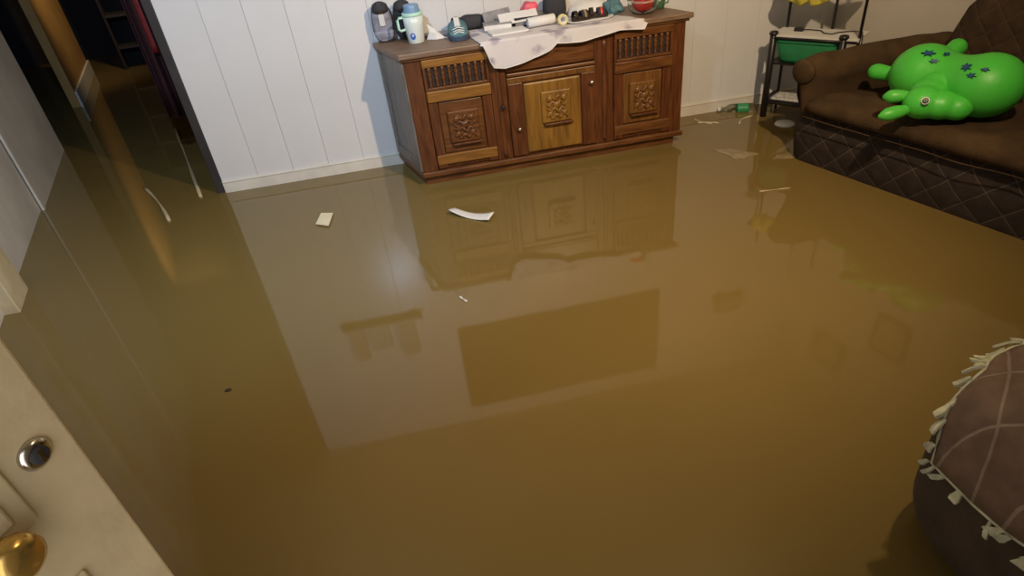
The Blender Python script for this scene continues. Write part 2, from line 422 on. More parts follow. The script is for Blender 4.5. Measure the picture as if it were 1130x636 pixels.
    MB().box(a, a+.09, -.010, .01, .095, .545).build('door_stile', M_woodz, d2, skew=True, bevel=.004)
    MB().box(b-.085, b, -.010, .01, .095, .545).build('door_stile', M_woodz, d2, skew=True, bevel=.004)
    MB().box(a+.098, b-.092, -.008, .01, .105, .535).build('raised_panel', M_honeyz, d2, skew=True, bevel=.012, seg=2)
    carving((a+b)/2+.015, .375, d2, M_honeyz)
    for kx, kz in ((.528, .425), (1.085, .487), (.62, .27)):
        MB().lathe([(.006, .0), (.006, .012), (.013, .016), (.014, .024), (.006, .030)], (kx, -.008 if kx != .528 else -.02, kz), 12, axis='y').build('knob', M_chrome if kx > .6 else M_recess, d2, True, True)
    return t
build_sideboard()

# printed cloth runner over the top, hanging over the front
def build_runner():
    hang = [(.42, .0), (.445, .012), (.470, .075), (.488, .140), (.56, .155), (.66, .138), (.76, .115), (.83, .090), (.868, .058), (.92, .066), (1.02, .070), (1.12, .058), (1.238, .038), (1.33, .046), (1.393, .052), (1.412, .0)]
    def H(x):
        for (a, ha), (b, hb) in zip(hang, hang[1:]):
            if a <= x <= b: return ha + (hb-ha)*(x-a)/(b-a)
        return 0
    def fn(u, v):
        x = .43 + (1.405-.43)*u
        h = max(H(x), .012)
        xb = .50 + (1.36-.50)*u                     # narrower towards the wall
        if v < .5:
            s = v/.5; y = .36 + (-.034-.36)*s; return (xb+(x-xb)*s, y, SH+.004+.003*noise.noise((x*9, y*9, 0)))
        s = (v-.5)/.5
        return (x + .012*math.sin(s*4)*(.3-u), -.037-.010*s*abs(math.sin(x*17))-.004, SH+.004-h*s)
    o = MB().grid(fn, 60, 30).build('table_runner', M_cloth, None, True, True, solid=.003)
    o.location = S(0, -SD, 0)
    tag(o, 'white printed cloth runner draped unevenly over the front of the sideboard', 'cloth')
    hem = MB().tube([Vector(fn(i/60, 1)) + Vector((0, -.002, 0)) for i in range(61)], .0035, 5).build('hem', M_white, o, True, True)
build_runner()

# ---------------------------------------------------------------- things on the sideboard
TZ = SH
def build_shoe(t, m_up, m_sole, m_toe, m_lace, L=.25, W=.09, high=.10):
    """shoe lying along +x (toe), sole at z = 0"""
    def wid(s): return W*.5*(.74+.30*math.sin(PI*min(1, s*1.02))**.8 - .12*(1-s)**3)*(1 if s < .86 else math.sqrt(max(.05, 1-((s-.86)/.15)**2)))
    secs = []; sole = []
    for i in range(15):
        s = i/14; x = L*s; wd = wid(s)
        top = high*(1-.10*math.sin(PI*min(1, s/.35))) if s < .36 else high*(.9-.52*((s-.36)/.64)**.8)
        if s > .9: top *= 1-.5*((s-.9)/.1)**2
        ring = []
        for k in range(14):
            a = 2*PI*k/14; c, q = math.cos(a), math.sin(a)
            z = .022 + (top-.022)*(.5+.5*q)
            ring.append((x, wd*math.copysign(abs(c)**.7, c)*(1-.35*max(0, q)**2), z))
        secs.append(ring)
        sole.append([(x*1.02-.002, (wd+.005)*c_, z_) for c_, z_ in ((-1, 0), (1, 0), (1, .024), (-1, .024))])
    MB().loft(secs).build('upper', m_up, t, True)
    MB().loft(sole).build('sole', m_sole, t, bevel=.003)
    toe = [[(p[0]+.003, p[1]*1.06, p[2]*1.05) for p in r] for r in secs[10:]]
    MB().loft(toe).build('toe_cap', m_toe, t, True)
    MB().ell((L*.17, 0, high*.93), (L*.14, W*.26, .012), 14, 6).build('opening', M_recess, t, True)
    tg = MB().loft([[(L*(.28+.3*s), y, high*(1.04-.33*s)+.004) for y in (-.016, .016)] + [(L*(.28+.3*s), y, high*(1.04-.33*s)-.006) for y in (.016, -.016)] for s in (0, .3, .6, 1)]).build('tongue', m_lace, t)
    for s in (.35, .42, .49, .56):
        z = high*(.92-.52*max(0, (s-.36)/.64)**.8)
        MB().tube([(L*s, -.024, z-.010), (L*s+.004, 0, z+.004), (L*s, .024, z-.010)], .0035, 5).build('lace', m_lace, t, True)
for i, (x, lean, L) in enumerate(((.066, .16, .205), (.195, .14, .20))):
    t = thing('trainer', (0,0,0), ('grey mesh trainer standing toe down at the left end of the sideboard',
              'black trainer standing toe down behind the mint mug')[i], 'shoe', 'pair of upright trainers')
    X = Vector((0, -math.sin(lean), -math.cos(lean))); Zl = Vector((0, -math.cos(lean), math.sin(lean))); Y = Zl.cross(X)
    M = Matrix((X, Y, Zl)).transposed().to_4x4(); M.translation = Vector((x, -.030, TZ+L*math.cos(lean)+.006))
    t.matrix_world = M
    build_shoe(t, M_shoel if i == 0 else M_shoe, M_shoe, M_shoel if i == 0 else M_shoe, M_white if i == 0 else M_shoe, L, .115, .085)
    MB().ell((L*.13, 0, .058), (L*.20, .050, .034), 18, 10).build('heel_collar', M_shoe, t, True)
# tall mug with lid
t = thing('thermal_mug', (.245, -.205, TZ), 'tall mint white mug with blue lid and a blue emblem', 'mug')
MB().lathe([(.044, 0), (.047, .004), (.056, .10), (.059, .155), (.056, .155), (.05, .12)], seg=28).build('cup', M_mug, t, True)
MB().lathe([(.0595, .148), (.0605, .152), (.0605, .166), (.058, .168)], seg=28).build('rim_band', M_mint, t, True)
MB().lathe([(.050, .166), (.050, .172), (.044, .190), (.044, .205), (.040, .209)], seg=24).build('lid', M_blue, t, True)
MB().tube([(-.053, -.01, .145), (-.082, -.014, .145), (-.092, -.015, .135), (-.090, -.015, .085), (-.080, -.014, .075), (-.048, -.01, .080)], .0075, 8).build('handle', M_mint, t, True)
def emblem(a0, hw, z0, z1, r, n=14):
    b = MB(); rows = []
    for j in range(9):
        z = z0+(z1-z0)*j/8; half = hw*math.sqrt(max(.02, 1-((j-4)/4.2)**2))
        rr = r(z); rows.append([(rr*math.cos(a0+half*(2*i/n-1)), rr*math.sin(a0+half*(2*i/n-1)), z) for i in range(n+1)])
    b.loft(rows, cap=False, closed=False); return b
emblem(-PI/2-.35, .30, .025, .062, lambda z: .0478+.009*z/.10).build('emblem', M_logo, t, solid=.001)
emblem(-PI/2-.33, .12, .041, .056, lambda z: .0486+.009*z/.10).build('emblem_spark', M_white, t, solid=.001)
# folded paper tent beside the mug
o = MB().loft([[(0, .012, .0), (.02, .0, .045), (.012, .004, .088)], [(.055, -.03, .0), (.055, -.012, .030), (.05, 0, .058)], [(.125, -.02, .0), (.10, -.004, .008), (.085, .004, .022)]], cap=False, closed=False).build('folded_paper', M_white, solid=.002)
o.location = (.308, -.190, TZ+.002); tag(o, 'small white sheet of paper folded into a tent beside the mug', 'paper')
o = MB().box(-.11, .11, -.05, .05, 0, .012).build('booklet', M_grey, bevel=.003)
o.location = (.36, -.075, TZ); tag(o, 'thin brown-grey booklet lying flat against the wall behind the paper tent', 'booklet')
# teal striped shoe, toe towards the room
t = thing('striped_shoe', (.500, -.115, TZ), 'teal and navy trainer with pale stripes at the left edge of the cloth', 'shoe', rot=(0, 0, -PI/2-.05))
build_shoe(t, M_teal, M_navy, M_teal, M_white, .235, .115, .095)
for s in (.66, .78, .88):
    z = .095*(.9-.52*((s-.36)/.64)**.8); w = .052*(1 if s < .8 else .85)
    MB().tube([(.235*s, -w, z*.5), (.235*s+.01, -w*.6, z*.92), (.235*s+.014, 0, z+.006), (.235*s+.01, w*.6, z*.92), (.235*s, w, z*.5)], .0035, 5).build('stripe', M_white, t, True)
# dark folded jacket
def lump(name, loc, rad, m, label, cat, seed=0, amp=.25, freq=9, n=.75, rot=0, seg=28, rows=16):
    def fn(p):
        q = p + p.normalized()*amp*min(rad)*noise.noise(p*freq + Vector((seed, 0, 0)))
        q.z = max(q.z, -rad[2]*.93); return q
    o = MB().ell((0,0,0), rad, seg, rows, n).build(name, m, None, True, fn=fn)
    o.location = (loc[0], loc[1], loc[2]+rad[2]*.93); o.rotation_euler.z = rot
    return tag(o, label, cat)
CZ = TZ+.008
lump('folded_jacket', (.610, -.055, TZ+.004), (.080, .040, .045), M_shoe, 'dark grey folded jacket behind the teal shoe', 'jacket', 1)
# pile of papers and folders
def sheet(name, loc, sx, sy, th, m, label, cat, rz=0, rx=0, ry=0, pages=None):
    t = thing(name, loc, label, cat, rot=(rx, ry, rz))
    MB().box(-sx/2, sx/2, -sy/2, sy/2, 0, th).build('cover', m, t, bevel=min(.002, th/3), seg=1)
    if pages: MB().box(-sx/2+.004, sx/2-.004, -sy/2-.003, sy/2-.006, th*.2, th*.8).build('pages', pages, t)
    return t
sheet('envelope', (.775, -.335, CZ), .22, .13, .012, M_white, 'white envelope at the front of the paper pile on the cloth', 'envelope', .08)
sheet('notebook', (.735, -.215, CZ), .17, .09, .042, M_grey, 'grey printed notebook lying at the left of the paper pile', 'notebook', -.10, pages=M_white)
sheet('ring_binder', (.945, -.17, CZ), .22, .16, .052, M_black, 'black ring binder in the middle of the paper pile', 'binder', .0, pages=M_grey)
sheet('magazine', (.755, -.125, CZ+.043), .17, .105, .012, M_grey, 'grey magazine leaning upright against the wall behind the notebook', 'magazine', .05, .95, -.08, pages=M_white)
sheet('letter', (.865, -.225, CZ+.055), .235, .085, .004, M_white, 'open white letter propped on the black binder', 'letter', .0, .62, -.03)
o = MB().lathe([(.024, -.085), (.028, -.080), (.028, .080), (.024, .085), (.017, .085), (.017, -.085)], seg=20, axis='x', cap=False).build('paper_roll', M_white, None, True)
o.location = (.985, -.300, CZ+.030); o.rotation_euler = (0, -.02, .10); tag(o, 'fat white roll of paper lying on the cloth beside the binder', 'paper roll')
lump('handbag', (1.115, -.115, CZ), (.075, .045, .075), M_shoe, 'black handbag slumped against the wall behind the paper roll', 'bag', 5)
lump('hair_bow', (.945, -.155, CZ+.054), (.050, .035, .034), M_pink, 'pink and red ribbon bow lying on the binder', 'bow', 9, .5, 24)
t = thing('tape_roll', (1.105, -.345, CZ+.028), 'pale yellow roll of tape standing at the front of the cloth', 'tape')
MB().lathe([(.020, -.016), (.030, -.016), (.030, .016), (.020, .016), (.020, -.016)], seg=22, axis='y', cap=False).build('tape', mat('pale_yellow_tape', (.66, .60, .28), .5, .08), t, True)
MB().lathe([(.016, -.014), (.020, -.014), (.020, .014), (.016, .014), (.016, -.014)], seg=22, axis='y', cap=False).build('core', M_white, t, True)
# white cap
t = thing('white_cap', (1.335, -.130, CZ), 'white cloth cap heaped behind the sandals', 'cap')
MB().ell((0, 0, .0), (.140, .070, .075), 26, 14, .85).build('crown', M_white, t, True, fn=lambda p: Vector((p.x, p.y, max(0, p.z + .012*noise.noise(p*20)))))
MB().loft([[(x, -.05-.030*math.cos(x*9), .010+.012*math.cos(x*12)) for x in [-.10+.02*i for i in range(11)]], [(x, -.01, .022) for x in [-.10+.02*i for i in range(11)]]], cap=False, closed=False).build('peak', M_white, t, True, solid=.004)
# white tray with a pair of sandals
t = thing('serving_tray', (1.275, -.315, CZ), 'shallow white oval tray under the sandals', 'tray', rot=(0, 0, .02))
MB().loft([[(p[0], p[1], z) for p in ring_rr(0, 0, a_, b_, b_*.95, z, 6)] for a_, b_, z in ((.130, .058, 0), (.150, .072, .010), (.147, .069, .011), (.128, .056, .004))]).build('tray_dish', M_white, t, True)
for i, (x, y, rz) in enumerate(((1.225, -.320, .22), (1.335, -.300, -.10))):
    t = thing('sandal', (x, y, CZ+.008), ('dark brown sandal with tan strap beside the yellow tape roll', 'dark brown sandal with red strap beside the teal bag')[i], 'sandal', 'pair of sandals on the tray', rot=(0, 0, rz))
    MB().loft([ring_rr(0, 0, .062, .026, .024, z) for z in (0, .014, .02)]).build('sole', M_recess, t)
    MB().loft([[(-.005+dx, .028*math.cos(a), .014+.034*math.sin(a)) for a in [PI*k/10 for k in range(11)]] for dx in (0, .045)], cap=False, closed=False).build('strap', M_shoe, t, True, solid=.006)
    MB().loft([[(.012+dx, .031*math.cos(a), .014+.038*math.sin(a)) for a in [PI*k/10 for k in range(11)]] for dx in (0, .012)], cap=False, closed=False).build('buckle_strap', M_red if i else mat('tan_strap', (.34, .22, .10), .6), t, True, solid=.004)
    MB().loft([[(-.052+dx, .028*math.cos(a), .014+.038*math.sin(a)) for a in [PI*k/10 for k in range(11)]] for dx in (0, .022)], cap=False, closed=False).build('heel_strap', M_recess, t, True, solid=.005)
lump('plastic_bag', (1.447, -.262, CZ), (.050, .046, .044), M_teal, 'crumpled teal plastic bag beside the glass bowl', 'bag', 13, .9, 26)
# bowl with red ball
t = thing('glass_bowl', (1.612, -.318, TZ), 'clear glass bowl on the right end of the sideboard', 'bowl')
MB().lathe([(.040, .0), (.060, .004), (.086, .03), (.095, .075), (.090, .12), (.087, .12), (.092, .075), (.083, .033), (.057, .008), (.01, .006)], seg=28, cap=False).build('bowl_wall', M_clear, t, True)
t = thing('red_ball', (1.612, -.318, TZ+.076), 'shiny red plastic ball with pale band inside the glass bowl', 'ball')
MB().ell((0,0,0), (.069, .069, .069), 24, 16).build('ball_shell', M_red, t, True)
MB().lathe([(.0695, -.012), (.070, -.006), (.0695, .0)], seg=24, cap=False).build('band', mat('pale_pink_band', (.80, .40, .34), .4), t, True, solid=.001)
t = thing('green_cup', (1.745, -.235, TZ), 'dark green cup standing on the right corner of the sideboard', 'cup')
MB().lathe([(.032, 0), (.036, .005), (.045, .075), (.042, .075), (.033, .008), (.002, .008)], seg=22).build('cup_wall', mat('bottle_green', (.05, .12, .07), .3), t, True)
MB().tube([(.040, 0, .062), (.062, 0, .058), (.062, 0, .028), (.036, 0, .02)], .005, 6).build('handle', M_green, t, True)

# ---------------------------------------------------------------- rack in the corner
def build_rack():
    A = Vector((2.535, -.245, 0)); ex = Vector((.32, -.42, 0)).normalized(); ey = Vector((.144, .185, 0)).normalized()
    ey = Vector((-ex.y, ex.x, 0)); ang = math.atan2(ex.y, ex.x)
    t = thing('shelf_rack', A, 'black metal corner rack with white shelf trays beside the sofa', 'rack', rot=(0, 0, ang))
    Wd, Dp = .52, .20
    def post(x, y, r, z1, z0=FL): return MB().lathe([(r, z0), (r, z1-.004), (r*.7, z1)], (x, y, 0), 12).build('post', M_black, t, True)
    for x in (.012, .44): 
        p = post(x, .0, .022, .555)
        MB().lathe([(.027, .54), (.030, .548), (.025, .562), (.010, .566)], (x, 0, 0), 12).build('post_cap', M_black, p, True)
    post(.02, Dp, .009, 1.12); post(.30, Dp+.02, .009, 1.12); post(Wd, .02, .009, 1.12, .48)
    for z, zt in ((.105, .018), (.525, .022)):
        s_ = MB().loft([ring_rr(Wd/2, Dp/2, Wd/2+.005, Dp/2+.01, .02, zz) for zz in (z, z+zt)]).build('shelf_tray', M_white if z > .2 else M_black, t)
        MB().tube([(0, -.012, z), (Wd, -.012, z)], .009, 6).build('shelf_rail', M_black, s_, True)
    MB().loft([ring_rr(Wd/2, Dp/2, Wd/2, Dp/2, .02, zz) for zz in (.355, .365)]).build('shelf_tray', M_black, t)
    MB().loft([ring_rr(Wd/2, Dp/2, Wd/2, Dp/2, .02, zz) for zz in (.86, .872)]).build('shelf_tray', M_black, t)
    def W2(x, y, z): return A + ex*x + ey*y + Vector((0, 0, z))
    g = thing('storage_tub', W2(.215, .095, .366), 'green plastic storage tub under the white rack tray', 'tub', rot=(0, 0, ang))
    MB().loft([ring_rr(0, 0, a, b, .05, z) for a, b, z in ((.155, .062, 0), (.175, .075, .02), (.198, .09, .12), (.200, .092, .14), (.194, .086, .14), (.186, .08, .06), (.15, .055, .012))], cap=True).build('tub_wall', M_green, g, True)
    MB().loft([ring_rr(0, 0, a, b, .055, z) for a, b, z in ((.200, .092, .128), (.207, .099, .130), (.207, .099, .146), (.196, .088, .147))], cap=False).build('rim', M_green, g, True)
    o = MB().grid(lambda u, v: (-.20+.40*u, -.085+.17*v, .004*noise.noise((u*6, v*4, 3))+.004 - (.012 if v < .02 else 0)), 20, 10).build('printed_paper', mat('speckled_paper', (.62, .61, .60), .7, .5, 60, col2=(.72, .71, .70)), None, True, solid=.002)
    o.location = W2(.24, .09, .125); o.rotation_euler.z = ang; tag(o, 'white speckled paper lining the bottom shelf of the rack', 'paper')
    # yellow towel over the upper shelf with a scalloped lower edge
    def tow(u, v):
        x = .06+.28*u; drop = .105+.035*abs(math.sin(u*PI*2.0))*math.sin(PI*u)**.4
        if v < .35: return (x, .16-.17*v/.35, .880+.006*math.sin(u*20))
        s = (v-.35)/.65
        return (x+.01*math.sin(s*5+u*9), -.02-.03*math.sin(PI*s)-.015*math.sin(u*22)*s, .880-drop*s - .02*math.sin(PI*u)*s)
    o = MB().grid(tow, 40, 20).build('yellow_towel', M_yellow, None, True, solid=.012)
    o.location = A; o.rotation_euler.z = ang; tag(o, 'yellow towel draped over the upper shelf of the rack', 'towel')
    # charger with cable on the tray
    c = thing('phone_charger', W2(.13, .11, .547), 'black charger with thin cable lying on the white rack tray', 'charger', rot=(0, 0, ang))
    MB().box(-.028, .028, -.018, .018, 0, .022).build('plug', M_black, c, bevel=.005)
    MB().tube([(.028, 0, .012), (.07, .03, .006), (.13, .02, .005), (.17, -.04, .005), (.22, -.05, .005), (.24, .0, .005), (.30, .05, .006), (.37, .03, .010), (.402, -.075, .012), (.41, -.095, -.02), (.405, -.105, -.10)], .0035, 6).build('cable', M_black, c, True)
    d = thing('plate_lid', W2(.20, -.09, .0), 'white plastic lid floating in front of the rack', 'lid', rot=(0, 0, ang))
    MB().lathe([(.062, -.004), (.066, .002), (.060, .010), (.02, .013)], seg=24).build('lid_disc', M_white, d, True)
build_rack()

# ---------------------------------------------------------------- sofa
def build_sofa():
    O = S(2.0, -.99, 0)
    t = thing('sofa', O, 'brown plush sofa with quilted front panel standing in the water along the right wall', 'sofa')
    K = dict(parent=t, skew=True)
    Y1 = -1.80
    def wob(amp, fr, sd=0):
        return lambda p: p + Vector((noise.noise(p*fr+Vector((sd, 0, 0))), noise.noise(p*fr+Vector((sd, 9, 0))), noise.noise(p*fr+Vector((sd, 0, 9)))))*amp
    # base: front panel bulging slightly, rounded at the far end
    rings = []
    n = 30
    for i in range(n+1):
        s = i/n; y = .055 + (Y1-.055)*s
        k = 1 if s > .05 else math.sqrt(max(0, 1-((.05-s)/.05)**2))
        xf = .02 + .045*(1-k)
        rings.append([(xf+.015, y, FL), (xf+.0, y, .02), (xf-.018, y, .12), (xf-.02, y, .22), (xf+.005, y, .285), (xf+.05, y, .31), (1.0, y, .31), (1.0, y, FL)])
    MB().loft(rings).build('front_panel', M_sofafront, smooth=True, **K)
    # seat
    rings = []
    for i in range(41):
        s = i/40; y = -.055 + (Y1+.1+.055)*s
        k = 1 if s > .04 else .55+.45*math.sqrt(max(0, 1-((.04-s)/.04)**2))
        ring = []
        for px, pz in ((.80, .29), (.10, .285), (-.02, .300), (-.058, .328), (-.055, .362), (-.02, .390), (.06, .402), (.20, .400), (.36, .397), (.52, .398), (.66, .41), (.80, .42)):
            sag = (.016*noise.noise((px*4, y*3.2, 1.7))+.008*noise.noise((px*11, y*9, 4.7)))*(1 if pz > .34 else .3)
            zc = .34
            ring.append((.05+(px-.05)*k if px < .05 else px, y, zc+(pz-zc)*k + sag))
        rings.append(ring)
    MB().loft(rings).build('seat_cushion', M_sofa, smooth=True, **K)
    # rolled arms
    def arm(y0, sgn):
        rings = []
        for i in range(19):
            x = -.01 + .86*i/18
            k = 1 if i > 2 else (.45, .82, .96)[i]
            ring = []
            cy, cz, r = 0, .510+.012*(i/18), .090
            pts = []
            for q in range(17):
                a = math.radians(-40 + 260*q/16); pts.append((r*math.cos(a), cz + r*math.sin(a)))
            pts += [(-.052, .38), (-.048, .2), (-.05, 0), (-.05, FL), (.06, FL), (.06, 0), (.055, .2), (.056, .38)]
            for py, pz in pts:
                ring.append((x + (0 if pz > .36 else .075 if i < 4 else 0), y0 + sgn*(cy+(py-cy)*k), cz + (pz-cz)*(k if pz > .40 else 1)))
            rings.append(ring)
        a = MB().loft(rings).build('armrest', M_sofa, smooth=True, fn=wob(.012, 7), **K)
        MB().lathe([(.012, .022), (.03, .020), (.055, .012), (.066, .004), (.062, -.012)], (-.012, 0, 0), 24, axis='x').build('scroll_pad', M_sofa, a, True, fn=lambda p: Vector((-.012-(p.x+.012), y0+p.y, .512+p.z)), skew=True)
    arm(.0, 1); arm(Y1-.02, -1)
    # backrest
    rings = []
    for i in range(33):
        s = i/32; y = -.07 + (Y1+.10)*s
        e = min(s, 1-s); k = 1 if e > .14 else math.sqrt(max(0, 1-((.14-e)/.14)**2))
        top = .60 + .34*k
        rings.append([(.72, y, .30), (.70-.02*k, y, .45), (.735, y, .40+.6*(top-.40)), (.775, y, top-.06), (.85, y, top), (.95, y, top-.01), (1.02, y, top-.08), (1.04, y, .45), (1.04, y, FL), (.8, y, FL)])
    MB().loft(rings).build('backrest', M_sofaback, smooth=True, fn=wob(.014, 5, 4), **K)
    MB().tube([(-.062+.012*noise.noise((0, y*4, 0)), y, .292+.008*noise.noise((3, y*5, 0))) for y in [-.08-.04*i for i in range(42)]], .003, 6).build('piping', M_sofa, smooth=True, **K)
build_sofa()

# ---------------------------------------------------------------- green inflatable animal
def build_toy():
    t = thing('inflatable_animal', (2.70, -1.46, .41), 'bright green inflatable hopping animal toy lying on its side on the sofa', 'toy')
    b = MB()
    L1 = Vector((-.055, .035, .140)); L2 = Vector((.020, -.252, .145))
    for i in range(7):
        s = i/6; c = L1.lerp(L2, s); r = .150-.030*math.sin(PI*s)
        b.ell(c, (r*1.03, r, r*.95), 24, 16)
    b.build('body', M_toy, t, True, remesh=.010)
    def limb(p0, p1, r0, r1, name='leg'):
        p0, p1 = Vector(p0), Vector(p1); n = 14; path = []; rad = []
        for i in range(n+1):
            s = math.sin(PI/2*i/n); path.append(p0.lerp(p1, s)); rad.append((r0+(r1-r0)*s)*(1 if s < .65 else math.sqrt(max(.002, 1-((s-.65)/.35)**2))))
        return MB().tube(path, rad, 14).build(name, M_toy, t, True)
    limb(L1+Vector((-.03, .12, -.03)), (-.150, .300, .110), .030, .046)
    limb(L1+Vector((.11, .03, .05)), (.185, .100, .240), .034, .050)
    limb(L2+Vector((.11, .0, .02)), (.250, -.240, .165), .034, .046)
    limb(L2+Vector((.08, .10, -.06)), (.20, -.10, .06), .032, .046)
    # head: skull plus snout pointing right
    H = Vector((-.225, -.180, .085))
    h = MB()
    h.ell(H, (.086, .082, .074), 22, 14); h.ell(H+Vector((.055, -.050, -.006)), (.078, .072, .066), 22, 14); h.ell(H+Vector((.105, -.092, -.014)), (.066, .062, .058), 22, 14)
    h.ell(H+Vector((.07, .05, .02)), (.085, .085, .07), 20, 12); h.ell(H+Vector((.13, .07, .04)), (.09, .09, .08), 20, 12)
    hd = h.build('head', M_toy, t, True, remesh=.008)
    def ear(p0, p1, r):
        p0, p1 = Vector(p0), Vector(p1); path = []; rad = []
        for i in range(9):
            s = i/8; path.append(p0.lerp(p1, s)); rad.append(r*(.6+.55*math.sin(PI*s*.85))*(1 if s < .85 else .75 if s < 1 else .3))
        MB().tube(path, rad, 12).build('ear', M_toyd, t, True)
    ear(H+Vector((-.03, .05, .025)), (-.350, -.070, .100), .028)
    ear(H+Vector((-.05, .0, -.02)), (-.430, -.165, .045), .028)
    # eye looks out of the upper side of the head
    d = Vector((-.60, -.66, .45)).normalized()
    e = H + Vector((.0, -.012, 0)) + Vector((d.x*.084, d.y*.080, d.z*.073))
    def disc(r, m, name, par, off, thick=.003):
        q = d.to_track_quat('Z', 'Y').to_matrix().to_4x4()
        o = MB().lathe([(r*.98, 0), (r, thick*.5), (r*.8, thick)], seg=20).build(name, m, par, True)
        o.matrix_local = Matrix.Translation(e + d*off) @ q; return o
    ey = disc(.017, M_white, 'eye', t, .004); disc(.0125, M_black, 'eye_ring', t, .0075); disc(.0075, mat('eye_grey', (.35, .42, .35), .4), 'iris', t, .0095); disc(.004, M_black, 'pupil', t, .0115)
    # blue star prints on the back
    def star(p, r):
        n = (p[1]).normalized(); q = n.to_track_quat('Z', 'Y').to_matrix().to_4x4(); pts = []
        for k in range(12):
            rr = r if k % 2 == 0 else r*.42; a = 2*PI*k/12; pts.append((rr*math.cos(a)*1.3, rr*math.sin(a)*.8))
        o = MB().loft([[(a, c, z) for a, c in pts] for z in (-.006, .003)]).build('star_print', M_star, t)
        o.matrix_local = Matrix.Translation(p[0]) @ q
    for c, dr, r in ((L1, (-.435, -.416, .799), .028), (L1, (-.079, -.683, .726), .016), (L1, (-.421, -.684, .596), .020), (L2, (-.769, .15, .621), .028), (L2, (-.656, -.382, .651), .016), (L2, (-.861, -.196, .469), .020)):
        v = Vector(dr).normalized(); best = 0
        for i in range(7):                       # outermost skin along v
            q = i/6; cc = L1.lerp(L2, q); rr = .150-.030*math.sin(PI*q); oc = c - cc
            bq = oc.dot(v); dq = bq*bq - (oc.dot(oc) - rr*rr)
            if dq > 0: best = max(best, -bq + math.sqrt(dq))
        star((c + v*(best+.003), v), r*.85)
build_toy()

# ---------------------------------------------------------------- near armchair with fringed throw
def build_armchair():
    t = thing('armchair', (1.80, -3.46, 0), 'dark armchair close to the camera at the right edge under a fringed throw', 'armchair')
    C = Vector((-.02, .025, .27)); Rd = (.615, .285, .335)
    def sup(a, ph, k=1.0, n=.55):
        def sg(v): return math.copysign(abs(v)**n, v)
        return Vector((C.x + Rd[0]*k*sg(math.cos(ph))*sg(math.cos(a)), C.y + Rd[1]*k*sg(math.cos(ph))*sg(math.sin(a)), C.z + Rd[2]*k*sg(math.sin(ph))))
    rings = []
    for j in range(25):
        ph = -PI/2*.96 + PI*.96*j/24
        rings.append([sup(2*PI*k/48, ph) for k in range(48)])
    MB().loft(rings).build('rolled_arm', M_chairb, t, True, fn=lambda p: p + Vector((0, 0, .012*noise.noise(p*5))))
    MB().box(-.46, .75, -.17, .19, FL, .20).build('base', M_chair, t, bevel=.03)
    MB().box(-.05, .75, -.62, -.16, .02, .40).build('seat_cushion', M_chair, t, True, bevel=.06, seg=4)
    MB().box(.62, .90, -.62, .22, FL, .86).build('backrest', M_chair, t, True, bevel=.08, seg=4)
    # throw: a cloth shell over the arm
    T = thing('fringed_throw', (1.80, -3.46, 0), 'dark quilted throw with pale fringe draped over the near armchair arm', 'throw')
    def hem(a):                                    # lowest polar angle of the cloth for azimuth a
        deg = math.degrees(a) % 360
        pts = [(0, 45), (60, 50), (110, 52), (126, 47), (134, 42), (146, 38), (152, 31), (162, 17), (168, 3), (176, 3), (184, 4), (195, 6), (215, 6), (235, 8), (270, 16), (310, 30), (360, 45)]
        for (p, u), (q, v) in zip(pts, pts[1:]):
            if p <= deg <= q: return math.radians(u+(v-u)*(deg-p)/(q-p))
    def pt(a, s):
        ph = PI/2*.97 + (hem(a)-PI/2*.97)*s
        p = sup(a, ph, 1.035)
        p += Vector((1, 1, 0))*0
        return p + Vector((math.cos(a), math.sin(a), .4))*(.010*noise.noise(p*9) + .018*s*s*noise.noise((math.cos(a)*5, math.sin(a)*5, 3)))
    rings = [[pt(2*PI*k/96, j/20) for k in range(96)] for j in range(21)]
    MB().loft(rings, cap=False).build('quilted_cloth', M_throw, T, True, solid=.006)
    MB().tube([pt(2*PI*k/96, 1)*1.004 for k in range(97)], .0035, 6).build('hem_cord', M_fringe, T, True)
    random.seed(3)
    for k in range(84):
        a = math.radians(60 + 250*k/83 + random.uniform(-1.2, 1.2))
        p = pt(a, 1)*1.004; d = (pt(a, 1)-pt(a, .93)).normalized()
        out = Vector((math.cos(a), math.sin(a), 0)); L = random.uniform(.022, .058)
        side = d.cross(out)
        if side.length < .1: side = Vector((1, 0, 0))
        side.normalize()
        dd = (d*.65 + out*.40 + side*random.uniform(-.9, .9) + Vector((0, 0, -.12))).normalized()
        w = random.uniform(.004, .015)
        nn = dd.cross(side).normalized()
        rg = []
        for i in range(5):
            s = i/4; c = p + dd*L*s + nn*.006*math.sin(s*3+k); ww = w*(.45+.75*s)*(1 if i < 4 else .7)
            rg.append([c+side*ww+nn*.003, c-side*ww+nn*.003, c-side*ww-nn*.003, c+side*ww-nn*.003])
        MB().loft(rg).build('tassel', M_fringe, T)
build_armchair()

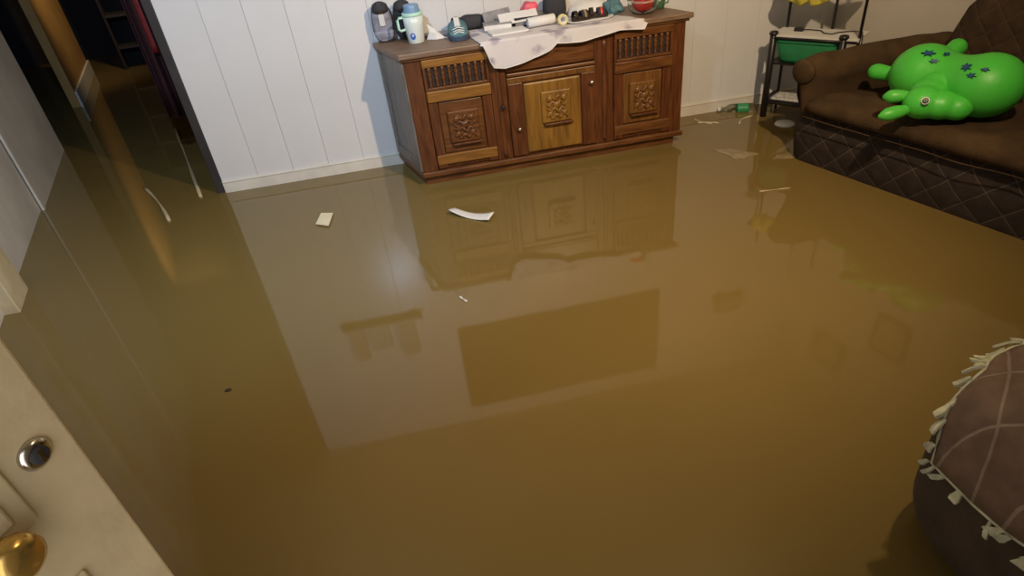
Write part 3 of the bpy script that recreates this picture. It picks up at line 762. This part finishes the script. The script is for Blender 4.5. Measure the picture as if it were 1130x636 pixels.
# ---------------------------------------------------------------- entrance door, open beside the camera
def build_door():
    E = Vector((-.415, -3.350, 0)); d = Vector((-.45, -.893, 0)).normalized(); n = Vector((-d.y, d.x, 0))  # n faces the camera
    if n.dot(Vector(CAM['loc'])-E) < 0: n = -n
    t = thing('door_1', E, None, None)
    M = Matrix((d, n, Vector((0, 0, 1)))).transposed().to_4x4(); M.translation = E
    t.matrix_world = M; struct(t)
    W = .90
    MB().box(0, W, -.04, 0, FL+.02, 2.0).build('leaf', M_doorpaint, t, bevel=.004)
    for a, b in ((.092, .42), (.50, .80)):
        for z0, z1 in ((.12, .78), (.90, 1.85)):
            if z0 < .5 or True:
                p = MB().box(a, b, -.001, .006, z0, z1).build('panel_moulding', M_doorpaint, t, bevel=.004)
                MB().box(a+.025, b-.025, .004, .012, z0+.025, z1-.025).build('raised_panel', M_doorpaint, p, bevel=.006)
    lk = MB().lathe([(.022, 0), (.022, .004), (.017, .008), (.013, .009)], (.050, 0, .978), 24, axis='y').build('lock_plate', M_chrome, t, True, fn=lambda p: Vector((p.x, -p.y, p.z)))
    MB().lathe([(.0125, .006), (.0125, .012), (.010, .014)], (.050, 0, .978), 18, axis='y').build('cylinder', M_shoe, lk, True, fn=lambda p: Vector((p.x, -p.y, p.z)))
    MB().box(.0475, .0525, .012, .0155, .968, .988).build('keyhole', M_chrome, lk)
    kb = MB().lathe([(.026, 0), (.026, .005), (.014, .009), (.015, .016), (.026, .021), (.034, .032), (.033, .044), (.022, .053), (.006, .055)], (.150, 0, .905), 28, axis='y').build('knob', M_brass, t, True, fn=lambda p: Vector((p.x, -p.y, p.z)))
build_door()

# ---------------------------------------------------------------- things on the walls (mirrored in the water)
o = quadbox('wall_hanging', M_hanging, .166, 1.933, -.022, -.006, 1.505, 2.395, bevel=.006)
tag(o, 'large dark brown hanging on the white wall above the sideboard, mirrored in the water', 'wall hanging')
def wall_shelf(x0, x1, z, items, label):
    t = thing('wall_shelf', S(0, 0, 0), label, 'shelf')
    b = MB().box(x0, x1, -.075, -.001, z-.010, z+.010).build('board', M_shelf, t, skew=True, bevel=.003)
    for x in (x0+.06, x1-.06):
        MB().box(x-.008, x+.008, -.06, -.001, z-.04, z-.010).build('bracket', M_black, t, skew=True)
    return t
wall_shelf(-.74, -.10, 1.27, 0, 'small wooden wall shelf on the white boards left of the brown hanging')
for i, (x, w_, h_, m, lb) in enumerate(((-.63, .10, .30, mat('dusty_pink_card', (.42, .30, .29), .7), 'dusty pink box at the left end of the wall shelf'), (-.46, .16, .22, mat('pale_grey_card', (.42, .40, .40), .7), 'grey box in the middle of the wall shelf'), (-.24, .13, .34, M_shelf, 'brown box at the right end of the wall shelf'))):
    b = thing('storage_box', S(x, -.038, 1.281), lb, 'box', 'boxes on the wall shelf')
    MB().box(-w_/2, w_/2, -.032, .032, 0, h_).build('carton', m, b, bevel=.004)
    MB().box(-w_/2-.003, w_/2+.003, -.034, .034, h_-.04, h_+.004).build('lid', m, b, bevel=.003)
wall_shelf(2.43, 2.72, 1.72, 0, 'short wooden wall shelf on the white boards near the corner')
b = thing('storage_box', S(2.57, -.038, 1.731), 'flat grey box on the short wall shelf near the corner', 'box')
MB().box(-.12, .12, -.032, .032, 0, .12).build('carton', M_grey, b, bevel=.004); MB().box(-.123, .123, -.034, .034, .09, .125).build('lid', M_grey, b, bevel=.003)
def picture(yc, zc, w_, h_, label):
    t = thing('picture_frame', S(XR-.001, yc, zc), label, 'picture')
    for a in ((-w_/2, w_/2, -h_/2, -h_/2+.025), (-w_/2, w_/2, h_/2-.025, h_/2), (-w_/2, -w_/2+.025, -h_/2+.025, h_/2-.025), (w_/2-.025, w_/2, -h_/2+.025, h_/2-.025)):
        MB().box(-.022, 0, a[0], a[1], a[2], a[3]).build('frame_bar', M_black, t, skew=True)
    MB().box(-.012, -.002, -w_/2+.02, w_/2-.02, -h_/2+.02, h_/2-.02).build('print', mat('faded_print', (.40, .36, .26), .6, .35, 9), t, skew=True)
picture(-.97, 1.69, .27, .35, 'small dark framed picture on the right wall, nearer the camera')
picture(-.53, 2.14, .28, .30, 'small dark framed picture hung higher, nearer the corner')

# ---------------------------------------------------------------- hall: curtain, cupboard
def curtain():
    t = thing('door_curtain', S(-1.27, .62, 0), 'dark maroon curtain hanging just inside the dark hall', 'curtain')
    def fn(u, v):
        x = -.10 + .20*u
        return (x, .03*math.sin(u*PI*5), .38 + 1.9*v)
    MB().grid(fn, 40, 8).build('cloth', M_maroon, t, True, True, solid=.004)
    MB().grid(lambda u, v: (-.030+.035*u, -.036-.004*math.sin(u*PI), .82+.40*v), 6, 8).build('red_highlight', mat('red_highlight_cloth', (.20, .008, .008), .5), t, True, True, solid=.004)  # brighter strip paints the red highlight on the curtain
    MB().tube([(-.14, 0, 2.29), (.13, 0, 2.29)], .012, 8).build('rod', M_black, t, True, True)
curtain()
def cupboard():
    t = thing('hall_cupboard', S(-1.55, 4.9, 0), 'dark open shelf unit deep inside the hall', 'cupboard')
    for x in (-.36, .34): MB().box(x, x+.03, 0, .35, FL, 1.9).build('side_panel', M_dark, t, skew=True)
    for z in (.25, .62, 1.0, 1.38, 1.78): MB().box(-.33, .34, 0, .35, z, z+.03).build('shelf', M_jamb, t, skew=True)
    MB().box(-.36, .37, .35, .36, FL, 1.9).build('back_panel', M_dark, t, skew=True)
cupboard()

# ---------------------------------------------------------------- floating debris
def floatbox(name, p, q, w_, th, m, label, cat, curl=0):
    p, q = Vector((*p, 0)), Vector((*q, 0)); d = (q-p); L = d.length; a = math.atan2(d.y, d.x)
    o = MB().grid(lambda u, v: (L*(u-.5), w_*(v-.5), .006+curl*(2*abs(u-.5))**2 + curl*.8*(v-.5)*(u-.5)*2), 12, 4).build(name, m, None, True, solid=th)
    o.location = (p+q)/2; o.rotation_euler.z = a; return tag(o, label, cat)
floatbox('floating_paper', (.255, -.91), (.455, -1.085), .062, .004, M_white, 'long curled white strip of paper floating in front of the sideboard', 'paper', .022)
def stick(p, q, r, m, label, name='floating_stick', cat='stick', sag=0):
    p, q = Vector((*p, .003)), Vector((*q, .003)); n = 8; s_ = Vector((-(q-p).y, (q-p).x, 0))
    o = MB().tube([p.lerp(q, i/n)-p + s_*sag*math.sin(PI*i/n) for i in range(n+1)], [r*(.7+.3*math.sin(1+i)) for i in range(n+1)], 8).build(name, m, None, True)
    o.location = p; return tag(o, label, cat)
stick((-1.943, 1.718), (-1.339, -.019), .013, M_stick, 'long pale broom handle floating in the hall doorway', 'broom_handle', 'broom handle')
stick((-1.80, .332), (-1.46, -.33), .012, M_stick, 'short painted reflection lath floating in the passage beside the left wall', 'reflection_streak', 'streak', .02)  # pale strip stands in for a yellow reflection on the water
stick((2.091, -.183), (2.214, -.250), .004, M_cream, 'thin pale straw floating left of the plastic bottle', 'drinking_straw', 'straw', .1)
stick((2.10, -.10), (2.17, -.24), .004, M_cream, 'thin pale straw crossing another one by the baseboard', 'drinking_straw', 'straw', -.1)
stick((2.328, -.326), (2.477, -.225), .005, M_cream, 'bent pale straw floating in front of the rack', 'drinking_straw', 'straw', .15)
stick((1.91, -1.315), (2.079, -1.338), .004, M_stick, 'thin pale twig floating in front of the sofa', 'floating_twig', 'twig')
stick((.19, -1.775), (.215, -1.82), .006, M_white, 'tiny white scrap floating in the middle of the room', 'paper_scrap', 'scrap')
def sheetpoly(name, pts, m, label, cat):
    c = sum((Vector((*p, 0)) for p in pts), Vector())/len(pts)
    b = MB(); b.loft([[Vector((*p, z))-c for p in pts] for z in (-.004, .0022)]); o = b.build(name, m)
    o.location = c; return tag(o, label, cat)
M_film = mat('murky_wet_plastic', (.25, .19, .10), .25, .35, 12)
sheetpoly('plastic_sheet', [(1.955, -.675), (2.06, -.70), (2.179, -.846), (2.10, -.87), (2.008, -.876), (2.0, -.78)], M_film, 'scrap of clear plastic film awash between sideboard and sofa', 'plastic sheet')
sheetpoly('plastic_sheet', [(2.201, -.95), (2.27, -.90), (2.35, -.94), (2.34, -.985)], M_film, 'smaller scrap of plastic film awash at the sofa corner', 'plastic sheet')
o = MB().ell((0,0,0), (.014, .010, .004), 10, 6).build('dead_leaf', M_leaf, None, True); o.location = (-.772, -2.105, .002)
tag(o, 'tiny dark leaf floating alone on the left of the water', 'leaf')
o = sheetpoly('floating_card', [(-.506, -.622), (-.434, -.651), (-.452, -.812), (-.528, -.758)], M_cream, 'small cream rectangle of card floating left of the sideboard', 'card'); o.location.z = .010
# plastic bottle with green label
t = thing('plastic_bottle', (2.44, -.075, .018), 'clear plastic bottle with green label floating beside the rack', 'bottle', rot=(0, 0, -.35))
MB().lathe([(.012, -.115), (.013, -.085), (.030, -.055), (.034, -.03), (.034, .02), (.032, .05), (.034, .10), (.030, .115), (.008, .11)], seg=18, axis='x').build('bottle_wall', M_clear, t, True)
MB().lathe([(.0348, .0), (.0352, .01), (.0352, .07), (.0348, .08)], seg=18, axis='x', cap=False).build('label_band', M_green, t, True, solid=.001)
MB().lathe([(.010, -.135), (.016, -.134), (.016, -.112), (.010, -.110)], seg=14, axis='x').build('cap', M_white, t, True)
